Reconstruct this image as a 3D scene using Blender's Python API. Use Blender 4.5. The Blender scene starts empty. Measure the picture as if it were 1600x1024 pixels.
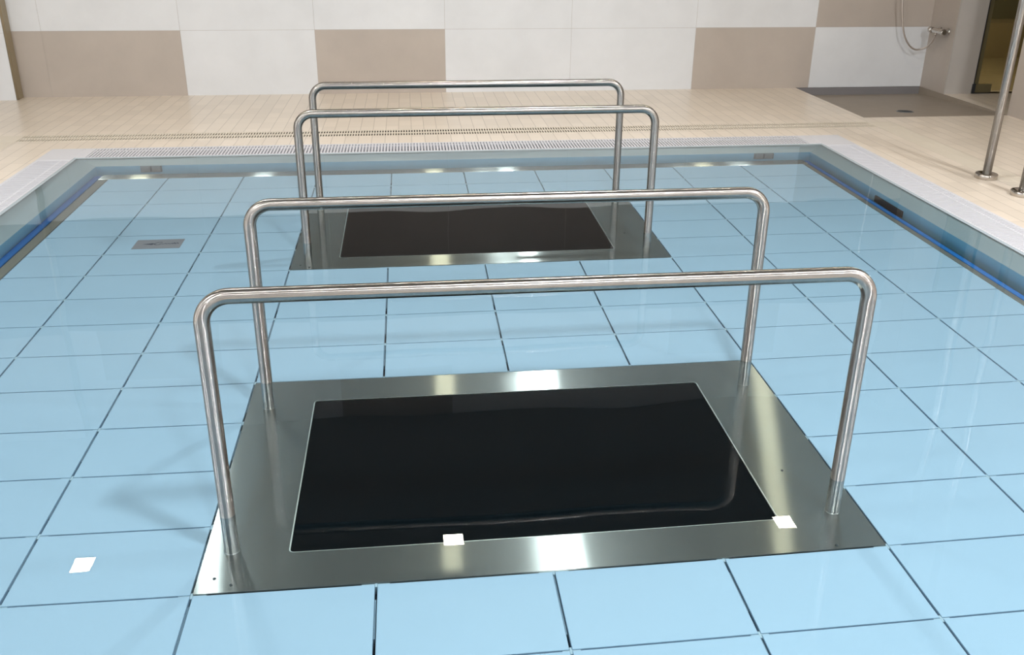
import bpy, bmesh, math, random
from mathutils import Vector, Matrix
random.seed(7)
S = bpy.context.scene
COL = S.collection

# ------------------------------------------------------------------ helpers
def lin(c):
    out = []
    for v in c:
        v = v / 255.0
        out.append(v / 12.92 if v <= 0.04045 else ((v + 0.055) / 1.055) ** 2.4)
    return (*out, 1.0)

class MB:
    """collects shapes, links them as one mesh object"""
    def __init__(self):
        self.v = []; self.f = []; self.m = []; self.s = []; self.uv = {}
    def face(self, pts, mi=0, smooth=False):
        n = len(self.v); self.v += [tuple(p) for p in pts]
        self.f.append(tuple(range(n, n + len(pts)))); self.m.append(mi); self.s.append(smooth)
    def box(self, x0, x1, y0, y1, z0, z1, mi=0):
        n = len(self.v)
        self.v += [(x0,y0,z0),(x1,y0,z0),(x1,y1,z0),(x0,y1,z0),(x0,y0,z1),(x1,y0,z1),(x1,y1,z1),(x0,y1,z1)]
        for q in ((0,3,2,1),(4,5,6,7),(0,1,5,4),(1,2,6,5),(2,3,7,6),(3,0,4,7)):
            self.f.append(tuple(n + i for i in q)); self.m.append(mi); self.s.append(False)
    def tile(self, x0, x1, y0, y1, z0, z1, b, mi=0):
        """box whose top edges are chamfered by b"""
        n = len(self.v)
        self.v += [(x0,y0,z0),(x1,y0,z0),(x1,y1,z0),(x0,y1,z0),
                   (x0,y0,z1-b),(x1,y0,z1-b),(x1,y1,z1-b),(x0,y1,z1-b),
                   (x0+b,y0+b,z1),(x1-b,y0+b,z1),(x1-b,y1-b,z1),(x0+b,y1-b,z1)]
        for q in ((0,3,2,1),(8,9,10,11),(0,1,5,4),(1,2,6,5),(2,3,7,6),(3,0,4,7),
                  (4,5,9,8),(5,6,10,9),(6,7,11,10),(7,4,8,11)):
            self.f.append(tuple(n + i for i in q)); self.m.append(mi); self.s.append(False)
    def tube(self, path, r, seg=28, mi=0, caps=True):
        """sweep a circle along a polyline; r a number or one per point"""
        P = [Vector(p) for p in path]; k = len(P)
        R = r if isinstance(r, (list, tuple)) else [r] * k
        T = []
        for i in range(k):
            a = P[max(i-1, 0)]; b = P[min(i+1, k-1)]
            T.append((b - a).normalized())
        u = T[0].orthogonal().normalized()
        n0 = len(self.v)
        ln = [0.0]
        for i in range(1, k): ln.append(ln[-1] + (P[i]-P[i-1]).length)
        for i in range(k):
            u = (u - T[i] * u.dot(T[i])).normalized(); w = T[i].cross(u)
            for j in range(seg):
                a = 2 * math.pi * j / seg
                self.v.append(tuple(P[i] + (u * math.cos(a) + w * math.sin(a)) * R[i]))
        for i in range(k - 1):
            for j in range(seg):
                a = n0 + i*seg + j; b = n0 + i*seg + (j+1) % seg
                self.uv[len(self.f)] = ((ln[i], j/seg), (ln[i], (j+1)/seg), (ln[i+1], (j+1)/seg), (ln[i+1], j/seg))
                self.f.append((a, b, b + seg, a + seg)); self.m.append(mi); self.s.append(True)
        if caps:
            self.f.append(tuple(n0 + j for j in reversed(range(seg)))); self.m.append(mi); self.s.append(False)
            self.f.append(tuple(n0 + (k-1)*seg + j for j in range(seg))); self.m.append(mi); self.s.append(False)
    def lathe(self, prof, c=(0,0,0), seg=40, mi=0, axis='Z', smooth=True):
        """prof: (radius, height) pairs"""
        n0 = len(self.v); k = len(prof)
        for (r, h) in prof:
            for j in range(seg):
                a = 2*math.pi*j/seg
                p = (r*math.cos(a), r*math.sin(a), h)
                if axis == 'Y': p = (p[0], p[2], p[1])
                if axis == 'X': p = (p[2], p[0], p[1])
                self.v.append((c[0]+p[0], c[1]+p[1], c[2]+p[2]))
        for i in range(k-1):
            for j in range(seg):
                a = n0+i*seg+j; b = n0+i*seg+(j+1) % seg
                self.f.append((a, b, b+seg, a+seg)); self.m.append(mi); self.s.append(smooth)
        self.f.append(tuple(n0+j for j in reversed(range(seg)))); self.m.append(mi); self.s.append(False)
        self.f.append(tuple(n0+(k-1)*seg+j for j in range(seg))); self.m.append(mi); self.s.append(False)
    def build(self, name, mats, parent=None, kind=None, label=None, cat=None, group=None, origin=None, fix=True):
        me = bpy.data.meshes.new(name)
        v = self.v
        if origin: v = [(p[0]-origin[0], p[1]-origin[1], p[2]-origin[2]) for p in v]
        me.from_pydata(v, [], self.f)
        if not isinstance(mats, (list, tuple)): mats = [mats]
        for m in mats: me.materials.append(m)
        me.polygons.foreach_set('material_index', self.m)
        me.polygons.foreach_set('use_smooth', self.s)
        if self.uv:
            lay = me.uv_layers.new(name='along')
            for fi, uvs in self.uv.items():
                for li, uv in zip(me.polygons[fi].loop_indices, uvs): lay.data[li].uv = uv
        me.update()
        if fix:
            bm = bmesh.new(); bm.from_mesh(me)
            bmesh.ops.recalc_face_normals(bm, faces=bm.faces); bm.to_mesh(me); bm.free()
        o = bpy.data.objects.new(name, me); COL.objects.link(o)
        if origin: o.location = origin
        if parent: o.parent = parent
        tag(o, kind, label, cat, group)
        return o

def tag(o, kind=None, label=None, cat=None, group=None):
    if kind: o['kind'] = kind
    if label: o['label'] = label
    if cat: o['category'] = cat
    if group: o['group'] = group

def empty(name, loc, label, cat, group=None):
    o = bpy.data.objects.new(name, None); COL.objects.link(o)
    o.location = loc; o.empty_display_size = 0.1
    tag(o, None, label, cat, group); return o

def dup(root, loc, label):
    r = root.copy(); COL.objects.link(r); r.location = loc; r['label'] = label
    for ch in list(root.children):
        c = ch.copy(); COL.objects.link(c); c.parent = r
        for g in list(ch.children):
            d = g.copy(); COL.objects.link(d); d.parent = c
    return r

# ------------------------------------------------------------------ materials
def mat(name):
    m = bpy.data.materials.new(name); m.use_nodes = True
    nt = m.node_tree; nt.nodes.clear()
    out = nt.nodes.new('ShaderNodeOutputMaterial')
    return m, nt, out

def N(nt, kind, **kw):
    n = nt.nodes.new(kind)
    for k, v in kw.items(): setattr(n, k, v)
    return n

def principled(name, col, rough=0.5, metal=0.0, spec=0.5, mottle=0.0, mscale=4.0, mstretch=(1,1,1), bump=0.0, coat=0.0, aniso=0.0, tangent=None):
    m, nt, out = mat(name)
    b = N(nt, 'ShaderNodeBsdfPrincipled')
    nt.links.new(b.outputs[0], out.inputs[0])
    b.inputs['Base Color'].default_value = lin(col)
    b.inputs['Roughness'].default_value = rough
    b.inputs['Metallic'].default_value = metal
    b.inputs['Specular IOR Level'].default_value = spec
    b.inputs['Anisotropic'].default_value = aniso
    if tangent:
        cv = N(nt, 'ShaderNodeCombineXYZ')
        for i in range(3): cv.inputs[i].default_value = tangent[i]
        nt.links.new(cv.outputs[0], b.inputs['Tangent'])
    if mottle > 0 or bump > 0:
        tc = N(nt, 'ShaderNodeTexCoord'); mp = N(nt, 'ShaderNodeMapping')
        mp.inputs['Scale'].default_value = mstretch
        nt.links.new(tc.outputs['Object'], mp.inputs[0])
        no = N(nt, 'ShaderNodeTexNoise'); no.inputs['Scale'].default_value = mscale
        no.inputs['Detail'].default_value = 6; no.inputs['Roughness'].default_value = 0.6
        nt.links.new(mp.outputs[0], no.inputs['Vector'])
        if mottle > 0:
            rmp = N(nt, 'ShaderNodeMapRange')
            rmp.inputs['From Min'].default_value = 0.3; rmp.inputs['From Max'].default_value = 0.7
            rmp.inputs['To Min'].default_value = 1 - mottle; rmp.inputs['To Max'].default_value = 1 + mottle
            nt.links.new(no.outputs['Fac'], rmp.inputs[0])
            mx = N(nt, 'ShaderNodeVectorMath', operation='SCALE')
            mx.inputs[0].default_value = lin(col)[:3]
            nt.links.new(rmp.outputs[0], mx.inputs['Scale'])
            nt.links.new(mx.outputs[0], b.inputs['Base Color'])
        if bump > 0:
            bp = N(nt, 'ShaderNodeBump'); bp.inputs['Strength'].default_value = bump
            bp.inputs['Distance'].default_value = 0.002
            nt.links.new(no.outputs['Fac'], bp.inputs['Height']); nt.links.new(bp.outputs[0], b.inputs['Normal'])
    return m

def tile_floor(name, col, grout, w, h, ox, oy, gw=0.0035, rough=0.3):
    """rectangular floor tiles in world metres, straight joints both ways"""
    m, nt, out = mat(name)
    b = N(nt, 'ShaderNodeBsdfPrincipled'); nt.links.new(b.outputs[0], out.inputs[0])
    b.inputs['Roughness'].default_value = rough
    tc = N(nt, 'ShaderNodeTexCoord'); sp = N(nt, 'ShaderNodeSeparateXYZ')
    nt.links.new(tc.outputs['Object'], sp.inputs[0])
    def joint(axis, off, per):
        a = N(nt, 'ShaderNodeMath', operation='SUBTRACT'); nt.links.new(sp.outputs[axis], a.inputs[0]); a.inputs[1].default_value = off - 100*per
        d = N(nt, 'ShaderNodeMath', operation='DIVIDE'); nt.links.new(a.outputs[0], d.inputs[0]); d.inputs[1].default_value = per
        fr = N(nt, 'ShaderNodeMath', operation='FRACT'); nt.links.new(d.outputs[0], fr.inputs[0])
        fl = N(nt, 'ShaderNodeMath', operation='FLOOR'); nt.links.new(d.outputs[0], fl.inputs[0])
        pp = N(nt, 'ShaderNodeMath', operation='PINGPONG'); nt.links.new(fr.outputs[0], pp.inputs[0]); pp.inputs[1].default_value = 0.5
        lt = N(nt, 'ShaderNodeMath', operation='LESS_THAN'); nt.links.new(pp.outputs[0], lt.inputs[0]); lt.inputs[1].default_value = gw/per/2
        return lt, fl
    jx, fx = joint('X', ox, w); jy, fy = joint('Y', oy, h)
    jyw = N(nt, 'ShaderNodeMath', operation='MULTIPLY'); nt.links.new(jy.outputs[0], jyw.inputs[0]); jyw.inputs[1].default_value = 0.45
    mxm = N(nt, 'ShaderNodeMath', operation='MAXIMUM'); nt.links.new(jx.outputs[0], mxm.inputs[0]); nt.links.new(jyw.outputs[0], mxm.inputs[1])
    cb = N(nt, 'ShaderNodeCombineXYZ'); nt.links.new(fx.outputs[0], cb.inputs[0]); nt.links.new(fy.outputs[0], cb.inputs[1])
    wn = N(nt, 'ShaderNodeTexWhiteNoise'); nt.links.new(cb.outputs[0], wn.inputs['Vector'])
    mr = N(nt, 'ShaderNodeMapRange'); mr.inputs['To Min'].default_value = 0.95; mr.inputs['To Max'].default_value = 1.05
    nt.links.new(wn.outputs['Value'], mr.inputs[0])
    sc = N(nt, 'ShaderNodeVectorMath', operation='SCALE'); sc.inputs[0].default_value = lin(col)[:3]; nt.links.new(mr.outputs[0], sc.inputs['Scale'])
    mix = N(nt, 'ShaderNodeMix', data_type='RGBA')
    nt.links.new(mxm.outputs[0], mix.inputs['Factor']); nt.links.new(sc.outputs[0], mix.inputs['A']); mix.inputs['B'].default_value = lin(grout)
    nt.links.new(mix.outputs['Result'], b.inputs['Base Color'])
    return m

def water_mat():
    m, nt, out = mat('pool_water')
    g = N(nt, 'ShaderNodeBsdfPrincipled')
    g.inputs['Base Color'].default_value = (0.78, 0.97, 1, 1)
    g.inputs['Roughness'].default_value = 0; g.inputs['IOR'].default_value = 1.33
    g.inputs['Transmission Weight'].default_value = 1
    nt.links.new(g.outputs[0], out.inputs[0])
    return m

def brushed(name, col, tangent, stretch, lobes, fac):
    """brushed steel: lamps smear into streaks across the grain"""
    m, nt, out = mat(name)
    tc = N(nt, 'ShaderNodeTexCoord'); mp = N(nt, 'ShaderNodeMapping'); mp.inputs['Scale'].default_value = stretch
    nt.links.new(tc.outputs['Object'], mp.inputs[0])
    no = N(nt, 'ShaderNodeTexNoise'); no.inputs['Scale'].default_value = 6; no.inputs['Detail'].default_value = 4
    nt.links.new(mp.outputs[0], no.inputs['Vector'])
    mr = N(nt, 'ShaderNodeMapRange'); mr.inputs['From Min'].default_value = 0.3; mr.inputs['From Max'].default_value = 0.7
    mr.inputs['To Min'].default_value = 0.93; mr.inputs['To Max'].default_value = 1.05
    nt.links.new(no.outputs['Fac'], mr.inputs[0])
    sc = N(nt, 'ShaderNodeVectorMath', operation='SCALE'); sc.inputs[0].default_value = lin(col)[:3]
    nt.links.new(mr.outputs[0], sc.inputs['Scale'])
    cv = N(nt, 'ShaderNodeCombineXYZ')
    if tangent == 'UV':
        tn = N(nt, 'ShaderNodeTangent'); tn.direction_type = 'UV_MAP'; tn.uv_map = 'along'
    else:
        for i in range(3): cv.inputs[i].default_value = tangent[i]
    g1 = N(nt, 'ShaderNodeBsdfAnisotropic'); g2 = N(nt, 'ShaderNodeBsdfAnisotropic')
    for g, (r, a) in ((g1, lobes[0]), (g2, lobes[1])):
        g.inputs['Roughness'].default_value = r; g.inputs['Anisotropy'].default_value = a
        nt.links.new((cv if tangent != 'UV' else tn).outputs[0], g.inputs['Tangent']); nt.links.new(sc.outputs[0], g.inputs['Color'])
    mx = N(nt, 'ShaderNodeMixShader'); mx.inputs[0].default_value = fac
    nt.links.new(g1.outputs[0], mx.inputs[1]); nt.links.new(g2.outputs[0], mx.inputs[2]); nt.links.new(mx.outputs[0], out.inputs[0])
    return m

M = {}
M['panel'] = principled('blue_floor_panel', (169, 194, 215), 0.45, mottle=0.012, mscale=3)
M['joint_dark'] = principled('dark_underfloor', (42, 74, 98), 0.8)
M['joist'] = principled('grey_joist', (120, 140, 155), 0.6)
M['clip'] = principled('pale_panel_clip', (170, 190, 202), 0.5)
M['poolwall'] = principled('blue_pool_wall', (146, 200, 226), 0.4, mottle=0.02)
M['coping'] = principled('pale_coping_ceramic', (158, 170, 177), 0.35, mottle=0.015)
M['white_plastic'] = principled('white_grating_plastic', (200, 201, 207), 0.4)
M['channel'] = principled('dark_gutter', (66, 68, 72), 0.7)
M['steel_edge'] = principled('steel_edge_trim', (176, 168, 158), 0.45, metal=1.0)
M['blue_seal'] = principled('blue_rubber_seal', (44, 122, 200), 0.5)
M['steel'] = principled('polished_steel', (190, 184, 176), 0.16, metal=1.0, mottle=0.03, mscale=18, mstretch=(0.2, 1, 1))
M['plate'] = brushed('brushed_steel_sheet', (172, 170, 165), (1, 0, 0), (0.6, 60, 1), ((0.20, 0.90), (0.34, 0.6)), 0.2)
M['tube'] = brushed('ground_steel_tube', (178, 174, 169), 'UV', (5, 5, 5), ((0.25, -0.97), (0.22, -0.5)), 0.42)
M['belt'] = principled('black_belt_rubber', (3, 9, 13), 0.7, spec=0.03)
M['belt_edge'] = principled('pale_steel_edge', (215, 218, 215), 0.3, metal=1.0)
M['dark'] = principled('dark_plastic', (40, 44, 50), 0.5)
M['drain_dark'] = principled('brown_drain_channel', (48, 40, 28), 0.8)
M['deck'] = tile_floor('beige_deck_tile', (216, 205, 191), (160, 150, 138), 0.1015, 0.2003, 0.648, 4.70)
M['drain_tile'] = principled('beige_drain_grating', (212, 203, 188), 0.4, mottle=0.02)
M['white_tile'] = principled('pale_stone_wall_tile', (210, 213, 217), 0.4, mottle=0.05, mscale=2.2)
M['beige_tile'] = principled('taupe_stone_wall_tile', (174, 165, 157), 0.4, mottle=0.05, mscale=2.6)
M['dark_tile'] = principled('brown_stone_wall_tile', (104, 96, 90), 0.45, mottle=0.05, mscale=2.6)
M['grout'] = principled('wall_grout', (168, 164, 158), 0.8)
M['plaster'] = principled('grey_plaster', (175, 170, 165), 0.6, mottle=0.03)
M['ceiling'] = principled('ceiling_paint', (150, 147, 144), 0.9)
M['tray'] = principled('brown_tray_tile', (142, 132, 120), 0.5, mottle=0.04, mscale=9)
M['tray_back'] = principled('slate_tray_upstand', (118, 116, 118), 0.5, mottle=0.03)
M['drab'] = principled('olive_drab_strip', (156, 144, 120), 0.45, metal=0.3)
M['chrome'] = principled('chrome', (215, 212, 208), 0.08, metal=1.0)
M['hose'] = principled('metal_hose', (200, 192, 186), 0.3, metal=0.8)
M['inlet'] = principled('grey_inlet_steel', (120, 126, 130), 0.4, metal=0.5)
M['plaque'] = principled('grey_cover_plate', (146, 142, 148), 0.5, metal=0.2, mottle=0.03)
M['ink'] = principled('dark_engraving', (62, 66, 84), 0.6)
M['olive_frame'] = principled('olive_metal_frame', (120, 112, 84), 0.4, metal=0.4)
M['darkroom'] = principled('sauna_olive_wall', (104, 98, 76), 0.7, mottle=0.06)
M['darkroom_floor'] = principled('sauna_brown_floor', (146, 128, 98), 0.6, mottle=0.1)
M['water'] = water_mat()
def glass_mat():
    m, nt, out = mat('olive_glass')
    g = N(nt, 'ShaderNodeBsdfGlass'); g.inputs['Color'].default_value = lin((214, 212, 196)); g.inputs['IOR'].default_value = 1.45
    t = N(nt, 'ShaderNodeBsdfTransparent'); t.inputs['Color'].default_value = lin((214, 212, 196))
    gl = N(nt, 'ShaderNodeBsdfGlossy'); gl.inputs['Roughness'].default_value = 0.02
    fr = N(nt, 'ShaderNodeFresnel'); fr.inputs['IOR'].default_value = 1.5
    mx = N(nt, 'ShaderNodeMixShader')
    nt.nodes.remove(g)
    nt.links.new(fr.outputs[0], mx.inputs[0]); nt.links.new(t.outputs[0], mx.inputs[1]); nt.links.new(gl.outputs[0], mx.inputs[2])
    nt.links.new(mx.outputs[0], out.inputs[0]); return m
M['glass'] = glass_mat()

# ------------------------------------------------------------------ measures (metres; water surface at z = 0)
D = 0.2248            # floor depth below the water
RD = 0.29073          # floor panel depth
H = 0.676             # handrail axis above the water
WX0, WX1, WY1, WY0 = -1.70, 3.757, 4.41, -1.30        # water edge
PX0, PX1, PY1, PY0 = -1.515, 3.60, 4.24, -1.12       # pool wall faces
CX0, CX1, CY1, CY0 = -1.955, 4.025, 4.70, -1.60      # outer edge of white coping
FX0, FX1, FY1 = -1.39, 3.475, 14 * RD                 # movable floor
BACK = 6.79; LEFT = -4.6; RIGHT = 5.89; NEAR = -4.5; CEIL = 3.6

RIPPLE = 0.00011

# ------------------------------------------------------------------ movable pool floor (one surface of panels)
cols = [FX0, -1.0, -0.5, 0, 0.5, 1.0, 1.5, 2.0, 2.5, 3.0, FX1]
gx, gy = 0.0075, 0.005
mb = MB()
for i in range(len(cols)-1):
    for k in range(-4, 14):
        if 0.0 <= cols[i] < 1.99 and (0 <= k < 4 or 8 <= k < 12): continue
        x0 = cols[i] + (gx/2 if i else 0); x1 = cols[i+1] - (gx/2 if i < len(cols)-2 else 0)
        y0 = k*RD + gy/2; y1 = (k+1)*RD - (gy/2 if k < 13 else 0)
        mb.tile(x0, x1, y0, y1, -D-0.03, -D, 0.0012, 0)
mb.box(FX0, FX1, -4*RD+0.01, FY1-0.002, -D-0.09, -D-0.045, 1)
for i in range(1, len(cols)-1):                       # joists seen in the wider joints
    for k in range(-4, 14):
        if cols[i] in (0.5, 1.0, 1.5) and (0 <= k < 4 or 8 <= k < 12): continue
        a = random.uniform(0.2, 0.38); b = random.uniform(0.8, 0.97)
        mb.box(cols[i]-0.0034, cols[i]+0.0014, (k+a)*RD, (k+b)*RD, -D-0.045, -D-0.010, 2)
for i in range(1, len(cols)-1):                       # pale clips where four panels meet
    for k in range(-3, 14):
        if cols[i] in (0.5, 1.0, 1.5) and (0 < k < 4 or 8 < k < 12): continue
        x, y = cols[i], k*RD
        mb.box(x-0.003, x+0.003, y-0.011, y+0.011, -D-0.045, -D-0.003, 3)
        s = random.uniform(0.02, 0.045)
        mb.box(x-s, x+s*random.uniform(0.7, 1.2), y-0.0018, y+0.0018, -D-0.045, -D-0.004, 3)
pool_floor = mb.build('floor_pool', [M['panel'], M['joint_dark'], M['joist'], M['clip']], kind='structure',
                      label='light blue movable pool floor of rectangular panels under shallow water')

# steel edge profile round the floor and the blue seal along both sides
mb = MB()
zt = -D - 0.001
def strip(pts_in, pts_out, z_in, z_out, mi=0):
    mb.face([(*pts_in[0], z_in), (*pts_in[1], z_in), (*pts_out[1], z_out), (*pts_out[0], z_out)], mi)
# far strip: rounded nosing in steps
far_prof = [(FY1+0.004, zt-0.02), (FY1+0.004, zt-0.004), (FY1+0.010, zt), (FY1+0.035, zt+0.003), (FY1+0.075, zt+0.001), (FY1+0.11, zt-0.006), (FY1+0.135, zt-0.02)]
for a, b in zip(far_prof, far_prof[1:]):
    mb.face([(FX0-0.068, a[0], a[1]), (FX1+0.042, a[0], a[1]), (FX1+0.042, b[0], b[1]), (FX0-0.068, b[0], b[1])], 0, True)
edge_far = mb.build('trim_1', M['plate'], kind='structure', label='steel edge profile along the far end of the pool floor')
mb = MB()
mb.tile(FX0-0.068, FX0-0.003, -4*RD, FY1, zt-0.03, zt, 0.006)
edge_left = mb.build('trim_2', M['steel_edge'], kind='structure', label='steel edge profile along the left side of the pool floor')
mb = MB()
mb.tile(FX1+0.003, FX1+0.042, -4*RD, FY1, zt-0.03, zt, 0.006)
edge_right = mb.build('trim_3', M['steel_edge'], kind='structure', label='steel edge profile along the right side of the pool floor')

def seal(x0, x1, name, label):
    mb = MB(); xc = (x0+x1)/2; r = (x1-x0)/2
    mb.tube([(xc, -4*RD, zt-0.012), (xc, 1.5, zt-0.012), (xc, FY1+0.09, zt-0.012)], r*0.92, 16)
    for i, v in enumerate(mb.v): mb.v[i] = (v[0], v[1], zt-0.012 + (v[2]-zt+0.012)*0.5)
    return mb.build(name, M['blue_seal'], label=label, cat='seal', group='blue seals along the pool floor')
sealL = seal(FX0-0.122, FX0-0.070, 'edge_seal', 'blue rubber seal strip along the left side of the pool floor')
sealR = seal(FX1+0.044, FX1+0.084, 'edge_seal', 'blue rubber seal strip along the right side of the pool floor')

# ------------------------------------------------------------------ pool shell: sloping submerged coping and walls
def ring_face(mb, inn, out, zi, zo, mi=0):
    (ax0, ax1, ay0, ay1), (bx0, bx1, by0, by1) = inn, out
    A = [(ax0,ay0,zi),(ax1,ay0,zi),(ax1,ay1,zi),(ax0,ay1,zi)]
    B = [(bx0,by0,zo),(bx1,by0,zo),(bx1,by1,zo),(bx0,by1,zo)]
    for i in range(4):
        j = (i+1) % 4
        mb.face([A[i], A[j], B[j], B[i]], mi)
mb = MB()
P = (PX0, PX1, PY0, PY1); W = (WX0, WX1, WY0, WY1)
def off(r, d): return (r[0]-d, r[1]+d, r[2]-d, r[3]+d)
ring_face(mb, P, W, -0.060, 0.002)
ring_face(mb, W, off(W, 0.012), 0.002, 0.004)
ring_face(mb, off(W, 0.012), off(W, 0.012), 0.004, -0.14)
coping_beach = mb.build('trim_4', M['coping'], kind='structure', label='pale sloping overflow coping just under the water')
pool_walls = []
def wallbox(name, x0, x1, y0, y1, lab):
    mb = MB(); mb.box(x0, x1, y0, y1, -1.2, -0.0605)
    o = mb.build(name, M['poolwall'], kind='structure', label=lab); pool_walls.append(o)
wallbox('wall_pool_far', PX0-0.1, PX1+0.1, PY1, PY1+0.1, 'blue submerged pool wall at the far end')
wallbox('wall_pool_left', PX0-0.1, PX0, PY0-0.1, PY1, 'blue submerged pool wall on the left')
wallbox('wall_pool_right', PX1, PX1+0.1, PY0-0.1, PY1, 'blue submerged pool wall on the right')
wallbox('wall_pool_near', PX0, PX1, PY0-0.1, PY0, 'blue submerged pool wall at the near end')
mb = MB(); mb.box(PX0-0.1, PX1+0.1, PY0-0.1, PY1+0.1, -1.3, -1.2)
pool_bottom = mb.build('floor_pool_bottom', M['joint_dark'], kind='structure')

# water: a calm surface with real, barely visible ripples
mb = MB()
nx, ny = 180, 190
wx0, wx1, wy0, wy1 = WX0-0.004, WX1+0.004, WY0-0.004, WY1+0.004
waves = []
rw = random.Random(11)
for k in range(14):
    a = rw.uniform(0, 2*math.pi); L = rw.uniform(0.16, 0.6)
    waves.append((math.cos(a)*2*math.pi/L, math.sin(a)*2*math.pi/L, rw.uniform(0, 6.28), RIPPLE*L))
def wave(x, y): return sum(A*math.sin(kx*x+ky*y+p) for kx, ky, p, A in waves)
for j in range(ny+1):
    for i in range(nx+1):
        x = wx0+(wx1-wx0)*i/nx; y = wy0+(wy1-wy0)*j/ny
        mb.v.append((x, y, wave(x, y)))
for j in range(ny):
    for i in range(nx):
        a = j*(nx+1)+i; mb.f.append((a, a+1, a+nx+2, a+nx+1)); mb.m.append(0); mb.s.append(True)
water = mb.build('water', M['water'], fix=False, kind='structure', label='clear still pool water level with the deck')

# ------------------------------------------------------------------ white overflow gratings
pitch = 0.0228
def grating(name, axis, a0, a1, b0, b1, label):
    """bars across the gutter; axis = the direction the run goes along"""
    mb = MB()
    def bx(u0, u1, v0, v1, z0, z1):
        if axis == 'x': mb.box(u0, u1, v0, v1, z0, z1)
        else: mb.box(v0, v1, u0, u1, z0, z1)
    n = int((a1-a0)/pitch)
    p = (a1-a0)/n
    for i in range(n):
        u = a0 + (i+0.5)*p
        bx(u-p*0.26, u+p*0.26, b0, b1, -0.016, 0.004)
    w = b1-b0
    for f, hw, z1 in ((0.02, 0.006, 0.0035), (0.98, 0.006, 0.0035), (0.72, 0.006, 0.0032)):
        v = b0 + f*w; bx(a0, a1, v-hw, v+hw, -0.018, z1)
    for f in (0.25, 0.5):
        v = b0 + f*w; bx(a0, a1, v-0.004, v+0.004, -0.020, -0.008)
    return mb.build(name, M['white_plastic'], label=label, cat='grating', group='white overflow gratings round the pool')
g0 = 0.016; cl = 0.05
grating('overflow_grating', 'x', -1.64, 3.675, WY1+g0, CY1-0.010, 'white slotted overflow grating along the far edge of the pool')
grating('overflow_grating', 'y', WY0+0.02, 4.36, CX0+0.010, WX0-g0, 'white slotted overflow grating along the left edge of the pool')
grating('overflow_grating', 'y', WY0+0.02, 4.36, WX1+g0, CX1-0.010, 'white slotted overflow grating along the right edge of the pool')
# solid corner pieces, outer kerb and the gutter channel beneath
mb = MB()
g = 0.015
def corner(x0, x1, y0, y1): mb.tile(x0, x1, y0, y1, -0.02, 0.0045, 0.002)
corner(CX0+0.01, WX0-g, 4.364, CY1-0.01); corner(WX0-g+0.001, -1.642, WY1+g, CY1-0.01)
corner(WX1+g, CX1-0.01, 4.364, CY1-0.01); corner(3.677, WX1+g-0.001, WY1+g, CY1-0.01)
corner_o = mb.build('trim_5', M['white_plastic'], kind='structure', label='solid white corner pieces of the overflow coping')
mb = MB()
C4 = (CX0, CX1, CY0, CY1)
ring_face(mb, off(C4, -0.009), C4, 0.003, 0.003)
ring_face(mb, off(C4, -0.009), off(C4, -0.009), 0.003, -0.14)
kerb = mb.build('trim_6', M['white_plastic'], kind='structure', label='thin pale kerb between the overflow grating and the deck tiles')
mb = MB()
ring_face(mb, off(W, 0.012), C4, -0.14, -0.14)
gutter = mb.build('trim_7', M['channel'], kind='structure', label='shadowed overflow gutter under the white grating')

# ------------------------------------------------------------------ deck with pool, drain and shower cut-outs
TX0, TX1, TY0, TY1 = 4.555, RIGHT, 5.325, BACK          # shower tray
DX0, DX1 = -2.52, 4.70                                  # outer line of the beige deck drain
DYa, DYb = 4.952, 5.162
dw = DYb - DYa
mb = MB()
def deck(x0, x1, y0, y1):
    mb.face([(x0,y0,0.0025),(x1,y0,0.0025),(x1,y1,0.0025),(x0,y1,0.0025)])
AX1 = 7.3
dxl0, dxl1 = DX0, DX0+dw
dxr0, dxr1 = DX1-dw, DX1
deck(LEFT, dxl0, NEAR, DYb)
deck(dxl1, CX0, NEAR, DYa)
deck(CX0, CX1, CY1, DYa)
deck(CX0, CX1, NEAR, CY0)
deck(CX1, dxr0, NEAR, DYa)
deck(dxr1, RIGHT, NEAR, TY0)
deck(LEFT, TX0, DYb, BACK)
deck(TX0, dxr1, DYb, TY0)
deck(RIGHT, AX1, 5.34, 6.35)
deck_o = mb.build('floor', M['deck'], kind='structure', label='beige tiled pool deck')

# beige slotted drain: two rows of slots in pale tile
def deck_drain(name, axis, a0, a1, b0, b1, label):
    bar = 0.24 if axis == 'x' else 0.40
    mb = MB()
    def bx(u0, u1, v0, v1, z0, z1, mi=0):
        if axis == 'x': mb.box(u0, u1, v0, v1, z0, z1, mi)
        else: mb.box(v0, v1, u0, u1, z0, z1, mi)
    w = b1-b0; zt = 0.0032
    n = int((a1-a0)/0.0208); p = (a1-a0)/n
    rows = ((0.06, 0.44), (0.56, 0.94))
    bx(a0, a1, b0, b0+0.06*w, -0.004, zt); bx(a0, a1, b0+0.44*w, b0+0.56*w, -0.004, zt); bx(a0, a1, b0+0.94*w, b1, -0.004, zt)
    for i in range(n):
        u = a0 + (i+0.5)*p
        for r0, r1 in rows:
            bx(u-p*bar, u+p*bar, b0+r0*w, b0+r1*w, -0.004, zt)
    bx(a0, a1, b0, b1, -0.03, -0.014, 1)
    return mb.build(name, [M['drain_tile'], M['drain_dark']], label=label, cat='floor drain', group='beige slotted drains in the deck')
deck_drain('deck_drain', 'x', dxl1+0.002, dxr0-0.002, DYa+0.001, DYb-0.001, 'beige slotted floor drain across the deck behind the pool')
deck_drain('deck_drain', 'y', NEAR+0.1, DYa-0.002, dxl0+0.001, dxl1-0.001, 'beige slotted floor drain running along the deck left of the pool')
deck_drain('deck_drain', 'y', NEAR+0.1, DYa-0.002, dxr0+0.001, dxr1-0.001, 'beige slotted floor drain running along the deck right of the pool')
mb = MB()
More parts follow.
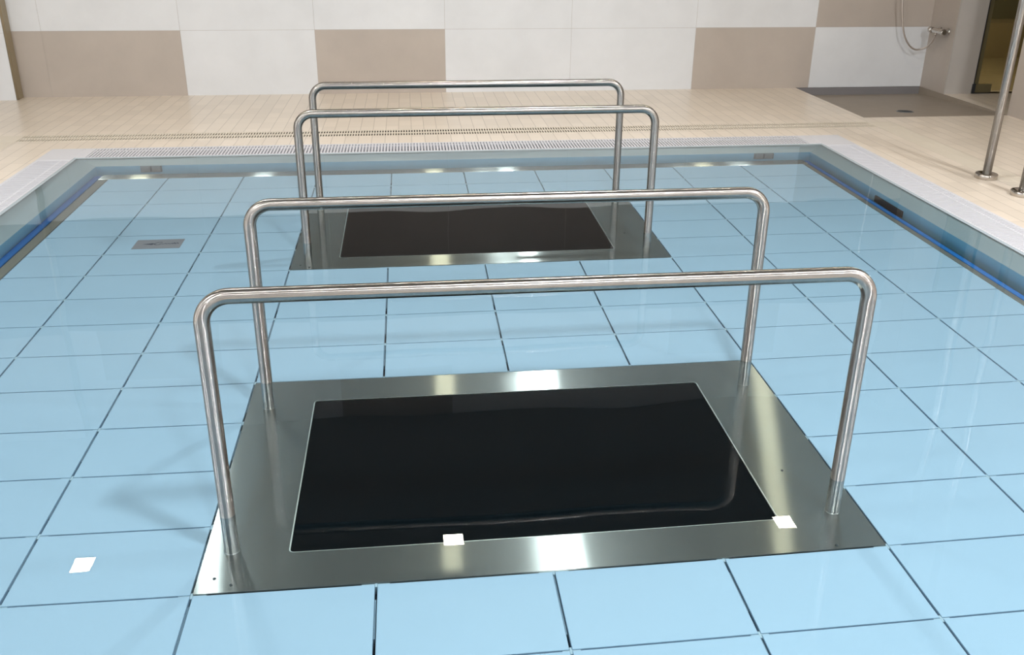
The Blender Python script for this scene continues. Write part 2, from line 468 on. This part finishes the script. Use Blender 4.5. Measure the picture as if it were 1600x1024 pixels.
for x0, x1 in ((dxl0, dxl1), (dxr0, dxr1)):
    mb.tile(x0+0.001, x1-0.001, DYa+0.001, DYb-0.001, -0.02, 0.0032, 0.001)
mb.build('trim_8', M['drain_tile'], kind='structure', label='pale corner tiles of the beige deck drain')

# ------------------------------------------------------------------ walls of big stone tiles
JX = [-2.668, -1.443, -0.22, 1.0, 2.222, 3.46, 4.685, 5.92]
RZ = [0, 0.6, 1.2, 1.8, 2.4, 3.0, 3.6]
BEIGE = {(0,-1),(0,0),(0,2),(0,5),(1,6),(2,1),(2,4),(3,3),(3,6),(4,0),(4,5),(5,2)}
def tiled(name, label, plane, p, u_list, depth=0.012, facing=1, beige=(), zmax=CEIL, band=()):
    """big tiles on a wall; plane 'y' (u = x) or 'x' (u = y); facing = sign of the normal"""
    mb = MB(); gp = 0.0012
    for r in range(len(RZ)-1):
        for c in range(len(u_list)-1):
            u0, u1, z0, z1 = u_list[c]+gp, u_list[c+1]-gp, RZ[r]+gp, min(RZ[r+1], zmax)-gp
            mi = 3 if r in band else 1 if (r, c) in beige else 0
            a, b = (p, p + facing*depth)
            lo, hi = min(a, b), max(a, b)
            if plane == 'y': mb.box(u0, u1, lo, hi, z0, z1, mi)
            else: mb.box(lo, hi, u0, u1, z0, z1, mi)
    lo, hi = sorted((p + facing*(depth-0.0015), p - facing*0.09))
    if plane == 'y': mb.box(u_list[0], u_list[-1], lo, hi, -0.12, zmax, 2)
    else: mb.box(lo, hi, u_list[0], u_list[-1], -0.12, zmax, 2)
    return mb.build(name, [M['white_tile'], M['beige_tile'], M['grout'], M['dark_tile']], kind='structure', label=label)
tiled('wall_back', 'back wall of large pale and taupe stone tiles', 'y', BACK+0.012, [-2.93]+JX[:-1]+[5.897],
      facing=-1, beige={(r, c+1) for r, c in BEIGE}, band=(2, 3))
# projecting wall section on the left with an olive strip over its corner and side face
COLX, COLY = -2.935, 6.655
tiled('wall_back_left', 'projecting pale tiled wall section in the far left corner', 'y', COLY+0.012, [LEFT, -4.155, COLX-0.004], facing=-1, beige={(4,1)}, band=(2, 3))
mb = MB(); mb.tube([(COLX+0.004, COLY+0.012, 0.004), (COLX+0.004, COLY+0.012, CEIL-0.002)], 0.011, 14)
mb.box(COLX-0.004, COLX+0.008, COLY+0.012, BACK-0.002, 0.004, CEIL-0.002)
mb.build('trim_9', M['drab'], kind='structure', label='olive corner strip on the projecting wall at far left')
tiled('wall_left', 'left side wall of pale stone tiles', 'x', LEFT-0.012, [NEAR + i*1.222 for i in range(10)], facing=1, beige={(0,2),(1,4),(0,6),(2,3),(3,7),(4,1)})
tiled('wall_shower_side', 'short taupe tiled wall beside the shower', 'x', RIGHT+0.012, [6.352, BACK], facing=-1, beige={(r, 0) for r in range(6)})
tiled('wall_right', 'right wall of taupe stone tiles beside the deck', 'x', RIGHT+0.012, [NEAR + 1.222*i for i in range(8)] + [5.338], facing=-1, beige={(r, c) for r in range(6) for c in range(9)})
tiled('wall_near', 'wall of pale tiles behind the viewer', 'y', NEAR-0.012, [LEFT + 1.222*i for i in range(9)]+[RIGHT], facing=1, beige={(0,1),(1,3),(0,5),(2,6),(3,2)})
# alcove beside the shower: grey wall, glass door, dim room behind it
mb = MB()
mb.box(RIGHT+0.013, 6.185, 6.35, 6.45, 0, CEIL, 0)
mb.box(6.185, AX1, 6.35, 6.45, 2.15, CEIL, 0)
mb.build('wall_alcove_back', M['plaster'], kind='structure', label='plain grey wall beside the glass door')
mb = MB(); mb.box(AX1, AX1+0.1, 5.23, 6.45, 0, CEIL)
mb.build('wall_alcove_side', M['plaster'], kind='structure', label='side wall of the alcove by the glass door')
mb = MB(); mb.box(RIGHT+0.11, AX1, 5.23, 5.338, 0, CEIL)
mb.build('wall_alcove_front', M['plaster'], kind='structure', label='front wall of the alcove by the glass door')
mb = MB()
mb.box(6.1, 8.6, 6.46, 9.2, -0.05, 0.001, 1)
mb.box(6.0, 6.1, 6.46, 9.2, 0, 2.5, 0); mb.box(8.6, 8.7, 6.46, 9.2, 0, 2.5, 0)
mb.box(6.0, 8.7, 9.2, 9.3, 0, 2.5, 0); mb.box(6.0, 8.7, 6.46, 9.3, 2.5, 2.6, 0)
mb.box(6.1, 8.6, 8.7, 9.2, 0.0, 0.42, 1)
mb.build('wall_sauna', [M['darkroom'], M['darkroom_floor']], kind='structure', label='dim olive room seen through the glass door')
door = empty('glass_door', (6.2, 6.40, 0), 'dark olive glass door in the far right corner beyond the steel pole', 'door')
mb = MB(); mb.box(6.255, 7.15, 6.392, 6.402, 0.02, 2.14)
mb.build('glass_panel', M['glass'], origin=(6.2, 6.40, 0)).parent = door
mb = MB(); mb.box(6.206, 6.252, 6.375, 6.415, 0.0, 2.14)
mb.build('side_profile', M['olive_frame'], origin=(6.2, 6.40, 0)).parent = door
mb = MB(); mb.box(6.187, 6.203, 6.36, 6.41, 0.0, 2.14)
mb.build('gasket', M['dark'], origin=(6.2, 6.40, 0)).parent = door
mb = MB(); mb.tile(6.175, 6.205, 6.335, 6.349, 0.006, 0.1, 0.003, 1); mb.box(6.206, 6.385, 6.355, 6.374, 0.012, 0.092, 0)
mb.box(6.206, 6.385, 6.352, 6.374, 0.0, 0.012, 1)
mb.build('hinge', [M['olive_frame'], M['dark']], origin=(6.2, 6.40, 0)).parent = door
for ch in door.children: ch.location = (0, 0, 0)

mb = MB(); mb.box(LEFT-0.1, AX1+0.1, NEAR-0.1, BACK+0.11, CEIL, CEIL+0.1)
mb.build('ceiling', M['ceiling'], kind='structure')

# ------------------------------------------------------------------ sunken shower tray
tz = -0.075
mb = MB()
mb.face([(TX0, TY0, 0.0015), (TX1, TY0, 0.0015), (TX1, TY1, tz), (TX0, TY1, tz)], 0)
mb.face([(TX0, TY1, tz), (TX1, TY1, tz), (TX1, TY1, 0.004), (TX0, TY1, 0.004)], 1)
mb.face([(TX0, TY0, 0.0015), (TX0, TY1, tz), (TX0, TY1, 0.002)], 1)
mb.face([(TX1, TY0, 0.0015), (TX1, TY1, tz), (TX1, TY1, 0.002)], 0)
tray = mb.build('shower_tray', [M['tray'], M['tray_back']], label='sunken brown shower floor in the far right corner', cat='shower tray')
def tray_z(y): return 0.0015 + (tz-0.0015)*(y-TY0)/(TY1-TY0)
dx, dy = 5.10, 5.63
dr = empty('shower_drain', (dx, dy, tray_z(dy)), 'dark round drain in the brown shower floor', 'drain')
slope = math.atan((tz-0.0015)/(TY1-TY0))
mb = MB(); mb.lathe([(0.075, 0.0005), (0.075, 0.003), (0.066, 0.004), (0.066, 0.001)], seg=36)
o = mb.build('rim', M['inlet']); o.parent = dr
mb = MB(); mb.lathe([(0.064, 0.0005), (0.064, 0.002), (0.058, 0.0025)], seg=36)
for k in range(-2, 3): mb.box(-0.045, 0.045, k*0.02-0.004, k*0.02+0.004, 0.0025, 0.0032)
o = mb.build('cover', M['dark']); o.parent = dr
dr.rotation_euler.x = slope

# ------------------------------------------------------------------ shower mixer with hose
sh = empty('wall_mounted_shower', (5.86, 6.54, 0.59), 'chrome shower mixer with hanging metal hose on the far right wall', 'shower')
def loc(o, root): o.parent = root; o.location = Vector(o.location) - root.location; return o
mb = MB()
mb.lathe([(0.021, -0.085), (0.024, -0.08), (0.024, 0.08), (0.021, 0.085)], c=(5.812, 6.53, 0.588), axis='Y', seg=24)
mb.lathe([(0.012, -0.03), (0.012, 0.0)], c=(5.812, 6.545, 0.568), seg=16)
loc(mb.build('body', M['chrome'], origin=(5.86, 6.54, 0.59)), sh)
for yy in (6.46, 6.60):
    mb = MB(); mb.lathe([(0.032, 0.0), (0.032, -0.008), (0.018, -0.012), (0.014, -0.066)], c=(5.889, yy, 0.588), axis='X', seg=22)
    loc(mb.build('wall_rosette', M['chrome'], origin=(5.86, 6.54, 0.59)), sh)
for yy, s in ((6.615, 1), (6.445, -1)):
    mb = MB(); mb.lathe([(0.022, 0.001*s), (0.030, 0.006*s), (0.031, 0.036*s), (0.024, 0.044*s)], c=(5.812, yy, 0.588), axis='Y', seg=22)
    loc(mb.build('handle', M['chrome'], origin=(5.86, 6.54, 0.59)), sh)
def bez(pts, n=10):
    out = []
    Q = [Vector(p) for p in pts]
    for i in range(len(Q)-1):
        p0, p1, p2, p3 = Q[max(i-1,0)], Q[i], Q[i+1], Q[min(i+2, len(Q)-1)]
        for k in range(n):
            t = k/n
            out.append(0.5*((2*p1)+(p2-p0)*t+(2*p0-5*p1+4*p2-p3)*t*t+(3*p1-p0-3*p2+p3)*t**3))
    out.append(Q[-1]); return out
hose = bez([(5.812, 6.545, 0.548), (5.81, 6.57, 0.49), (5.80, 6.62, 0.43), (5.755, 6.655, 0.398), (5.69, 6.66, 0.393), (5.62, 6.66, 0.438),
            (5.556, 6.66, 0.53), (5.515, 6.66, 0.66), (5.475, 6.66, 0.87), (5.46, 6.67, 1.2), (5.47, 6.70, 1.55)])
mb = MB(); mb.tube(hose, 0.0085, 12)
loc(mb.build('hose', M['hose'], origin=(5.86, 6.54, 0.59)), sh)
mb = MB(); mb.tube([(5.47, 6.70, 1.55), (5.46, 6.69, 1.70), (5.44, 6.66, 1.78)], [0.012, 0.014, 0.02], 14); mb.lathe([(0.02, 0.0), (0.045, -0.03), (0.045, -0.045)], c=(5.44, 6.655, 1.80), axis='Y', seg=24)
loc(mb.build('hand_shower', M['chrome'], origin=(5.86, 6.54, 0.59)), sh)
mb = MB(); mb.tube([(5.468, 6.69, 1.62), (5.468, 6.778, 1.60)], 0.016, 14)
loc(mb.build('holder', M['chrome'], origin=(5.86, 6.54, 0.59)), sh)

# ------------------------------------------------------------------ steel poles on the right deck
def pole(x, y, label):
    r = empty('steel_pole', (x, y, 0.0025), label, 'pole', 'steel poles on the right deck')
    mb = MB(); mb.tube([(0,0,0.002), (0,0,1.0), (0,0,2.2), (0,0,CEIL-0.006)], 0.0265, 28); mb.build('shaft', M['tube'], r)
    mb = MB(); mb.lathe([(0.069, 0.0), (0.070, 0.001), (0.070, 0.030), (0.067, 0.033), (0.030, 0.033)], seg=44); mb.build('floor_flange', M['steel'], r)
    return r
pl = pole(4.443, 3.385, 'tall brushed steel pole on the deck with its round floor flange in full view')
pl2 = dup(pl, (4.43, 2.985, 0.0025), 'steel pole cut off by the right picture edge, only part of its floor flange showing')

# ------------------------------------------------------------------ inlets on the pool walls
def wall_inlet(x0, x1, label):
    r = empty('wall_inlet', ((x0+x1)/2, PY1, -0.13), label, 'pool inlet', 'grey inlet boxes on the far pool wall')
    w = (x1-x0)/2
    mb = MB(); mb.box(-w, w, -0.006, -0.001, -0.085, 0.068); mb.box(-w, w, -0.012, -0.006, -0.085, -0.072); mb.box(-w, w, -0.012, -0.006, 0.058, 0.068)
    mb.build('frame', M['inlet'], r)
    for s in (-1, 1):
        mb = MB(); mb.tile(-w*0.42, w*0.42, -0.058, 0.058, 0, 0.008, 0.003)
        for i, v in enumerate(mb.v): mb.v[i] = (v[0]+s*w*0.49, -0.006-v[2], v[1]-0.007)
        mb.build('plate', M['inlet'], r)
    mb = MB(); mb.box(w-0.008, w, -0.014, -0.012, -0.085, 0.068); mb.box(-0.006, 0.006, -0.0135, -0.006, -0.07, 0.058)
    mb.build('divider', M['dark'], r)
    return r
wall_inlet(-1.22, -1.078, 'grey inlet box on the far pool wall near its left corner')
wall_inlet(3.165, 3.312, 'grey inlet box on the far pool wall near its right corner')
gr = empty('wall_grille', (PX1, 3.05, -0.21), 'dark rectangular suction grille on the right pool wall', 'grille')
mb = MB(); mb.box(-0.010, -0.001, -0.17, 0.17, -0.075, 0.050)
mb.build('frame', M['dark'], gr)
mb = MB()
for k in range(6): mb.box(-0.016, -0.010, -0.16, 0.16, -0.068+k*0.02, -0.058+k*0.02)
mb.build('louvre', M['dark'], gr)

# ------------------------------------------------------------------ engraved cover plate in the pool floor
cp = empty('cover_plate', (-0.75, 2.765, -D), 'small grey cover plate with engraved emblem in the floor left of the far treadmill', 'plate')
mb = MB(); mb.tile(-0.126, 0.126, -0.071, 0.071, 0.0003, 0.003, 0.001); mb.build('plate', M['plaque'], cp)
mb = MB(); z = 0.0031
def ribbon(pts, w):
    for a, b in zip(pts, pts[1:]):
        a = Vector((*a, 0)); b = Vector((*b, 0)); n = (b-a).normalized().cross(Vector((0,0,1)))*w/2
        mb.face([tuple(q + Vector((0,0,z))) for q in (a-n, b-n, b+n, a+n)])
mb.face([(-0.085, 0.000, z), (-0.030, 0.014, z), (-0.022, 0.000, z), (-0.030, -0.014, z)])
ribbon([(-0.022, 0.0), (-0.012, 0.018), (0.004, 0.026), (0.018, 0.022)], 0.006)
ribbon([(-0.022, 0.0), (-0.014, -0.012), (-0.002, -0.016), (0.008, -0.008), (0.012, 0.004)], 0.006)
ribbon([(0.012, 0.004), (0.026, -0.004), (0.034, 0.006), (0.044, -0.005), (0.052, 0.006), (0.062, -0.005), (0.070, 0.007), (0.078, -0.006), (0.082, 0.014), (0.090, -0.006), (0.098, 0.012), (0.106, -0.004)], 0.0055)
mb.build('emblem', M['ink'], cp)

# ------------------------------------------------------------------ treadmills set in the floor
BX0, BX1, BY0, BY1 = 0.243, 1.727, 0.152, 1.004
PD = 4*RD
def round_rect(x0, x1, y0, y1, r, n=5):
    pts = []
    for cx, cy, a0 in ((x1-r, y1-r, 0), (x0+r, y1-r, 90), (x0+r, y0+r, 180), (x1-r, y0+r, 270)):
        for k in range(n+1):
            a = math.radians(a0 + 90*k/n); pts.append((cx + r*math.cos(a), cy + r*math.sin(a)))
    return pts
def frame_plate(mb, outer, inner, z0, z1):
    n = len(outer)
    for i in range(n):
        j = (i+1) % n
        mb.face([(*inner[i], z1), (*outer[i], z1), (*outer[j], z1), (*inner[j], z1)])
        mb.face([(*outer[i], z0), (*outer[j], z0), (*outer[j], z1), (*outer[i], z1)])
        mb.face([(*inner[i], z0), (*inner[j], z0), (*inner[j], z1), (*inner[i], z1)])
tm = empty('treadmill', (0, 0, -D), 'near underwater treadmill, black belt framed by a brushed steel plate', 'treadmill', 'treadmills in the pool floor')
mb = MB()
frame_plate(mb, round_rect(0.003, 1.997, 0.003, PD-0.003, 0.004), round_rect(BX0, BX1, BY0, BY1, 0.014), -0.006, 0.0015)
mb.build('deck_plate', M['plate'], tm)
mb = MB()
frame_plate(mb, round_rect(BX0-0.0005, BX1+0.0005, BY0-0.0005, BY1+0.0005, 0.0145), round_rect(BX0+0.0035, BX1-0.0035, BY0+0.001, BY1-0.001, 0.012), -0.01, 0.0022)
mb.build('opening_rim', M['belt_edge'], tm)['label'] = 'bright thin rim round the belt opening'
mb = MB()
mb.tile(BX0-0.004, BX1+0.004, BY0+0.001, BY1-0.001, -0.03, -0.004, 0.002)
mb.build('belt', M['belt'], tm)
mb = MB(); mb.box(0.02, 1.98, 0.02, PD-0.02, -0.22, -0.032); mb.build('housing', M['dark'], tm)
for sx, sy in ((0.05, 0.06), (1.85, 0.017), (1.835, 0.396), (0.10, 0.03), (0.05, 1.12), (1.95, 1.12)):
    mb = MB(); mb.lathe([(0.0045, 0.0), (0.0045, 0.0022), (0.003, 0.0030)], c=(sx, sy, 0.0015), seg=14); mb.build('screw', M['dark'], tm)
tm2 = dup(tm, (0, 8*RD, -D), 'far underwater treadmill with brushed steel plate, nearer the back wall')

# ------------------------------------------------------------------ handrails
TR, BR = 0.0212, 0.078
XL, XR = 0.0786, 1.9095
def make_handrail(label):
    r = empty('handrail', (0, 0, -D+0.0015), label, 'handrail', 'handrails over the treadmills')
    h = H + D
    def arc(cx, a0, a1):
        return [(cx + BR*math.cos(math.radians(a0+(a1-a0)*k/14)), 0, h-BR + BR*math.sin(math.radians(a0+(a1-a0)*k/14))) for k in range(15)]
    path = [(XL, 0, h-BR-0.012)] + arc(XL+BR, 180, 90) + [(XL + (XR-XL)*t, 0, h) for t in (0.2, 0.4, 0.6, 0.8)] + arc(XR-BR, 90, 0) + [(XR, 0, h-BR-0.012)]
    mb = MB(); mb.tube(path, TR, 32, caps=False); mb.build('top_bar', M['tube'], r)
    for x in (XL, XR):
        mb = MB(); mb.tube([(x, 0, 0.0), (x, 0, 0.2), (x, 0, 0.5), (x, 0, h-BR-0.012)], TR, 32, caps=False); po = mb.build('post', M['tube'], r)
        mb = MB(); mb.lathe([(TR+0.003, 0.0003), (TR+0.003, 0.0015), (TR+0.0006, 0.003)], c=(x, 0, 0), seg=32); mb.build('base_ring', M['steel'], po)
    return r
Y1, Y2 = 0.178, 0.977
hr = make_handrail('nearest steel handrail, in front of the near treadmill belt')
hr.location = (0, Y1, -D+0.0015)
dup(hr, (0, Y2, -D+0.0015), 'steel handrail on the far side of the near treadmill belt')
dup(hr, (0, Y1+8*RD, -D+0.0015), 'steel handrail in front of the far treadmill belt')
dup(hr, (0, Y2+8*RD, -D+0.0015), 'farthest steel handrail, behind the far treadmill belt')

# ------------------------------------------------------------------ lamps in the ceiling, some added as fill
def lamp(x, y, power, size=0.18, col=(1, 0.96, 0.9)):
    d = bpy.data.lights.new('downlight', 'AREA'); d.shape = 'SQUARE'; d.size = size; d.energy = power; d.color = col
    d.cycles.is_caustics_light = True
    o = bpy.data.objects.new('downlight', d); COL.objects.link(o); o.location = (x, y, CEIL-0.02)
    return o
WARM = (1.0, 0.84, 0.60); COOL = (1.0, 1.0, 1.0)
PW = 80
for x in (-2.28, 0.89, 3.99): lamp(x, 4.53, PW*0.28, 0.17, WARM)
for x, k in ((-1.0, 0.5), (1.73, 0.85)): lamp(x, 2.88, PW*k, 0.15, COOL)
for x, y in ((-3.3, 0.3), (5.0, 0.3), (1.62, -0.9), (-3.4, -2.6), (4.9, -2.6), (1.66, -3.4)): lamp(x, y, PW*1.55, 0.24, COOL)  # unseen extra lamps, added to raise the general light

d = bpy.data.lights.new('added_room_fill', 'POINT'); d.energy = 190; d.color = (1.0, 0.97, 0.9); d.shadow_soft_size = 0.03  # unseen fill lamp, added to brighten the room behind the glass door
o = bpy.data.objects.new('added_room_fill', d); COL.objects.link(o); o.location = (6.75, 6.64, 2.44)

# ------------------------------------------------------------------ camera
cam = bpy.data.cameras.new('camera'); co = bpy.data.objects.new('camera', cam); COL.objects.link(co)
Cp = Vector((0.63736273, -2.02259803, 1.59258301))
Rm = ((0.9940003647594701, -0.1091403411105357, 0.007187544804478606), (-0.03460471898525217, -0.37614108094350485, -0.9259159792608632), (0.10375831668831276, 0.920112098153767, -0.3776611424929499))
rx = Vector(Rm[0]); dn = Vector(Rm[1]); fw = Vector(Rm[2])
co.matrix_world = Matrix(((rx.x, -dn.x, -fw.x, Cp.x), (rx.y, -dn.y, -fw.y, Cp.y), (rx.z, -dn.z, -fw.z, Cp.z), (0, 0, 0, 1)))
cam.sensor_width = 36; cam.lens = 1398.8694 / 1600 * 36
cam.shift_x = (800 - 794.918) / 1600; cam.shift_y = (440.8817 - 512) / 1600
cam.clip_start = 0.05; cam.clip_end = 60
S.camera = co

# ------------------------------------------------------------------ light transport and view
w = bpy.data.worlds.new('world'); S.world = w; w.use_nodes = True
w.node_tree.nodes['Background'].inputs[0].default_value = (0, 0, 0, 1)
water.cycles.is_caustics_caster = True
for o in S.objects:
    if o.type == 'MESH' and o is not water: o.cycles.is_caustics_receiver = True
S.cycles.max_bounces = 12; S.cycles.diffuse_bounces = 6; S.cycles.glossy_bounces = 6; S.cycles.transmission_bounces = 8
S.cycles.caustics_reflective = False; S.cycles.caustics_refractive = True
S.cycles.sample_clamp_indirect = 60
S.cycles.use_denoising = True
S.view_settings.view_transform = 'Standard'; S.view_settings.look = 'None'
S.view_settings.exposure = 0.0; S.view_settings.gamma = 1.0; S.view_settings.use_curve_mapping = False
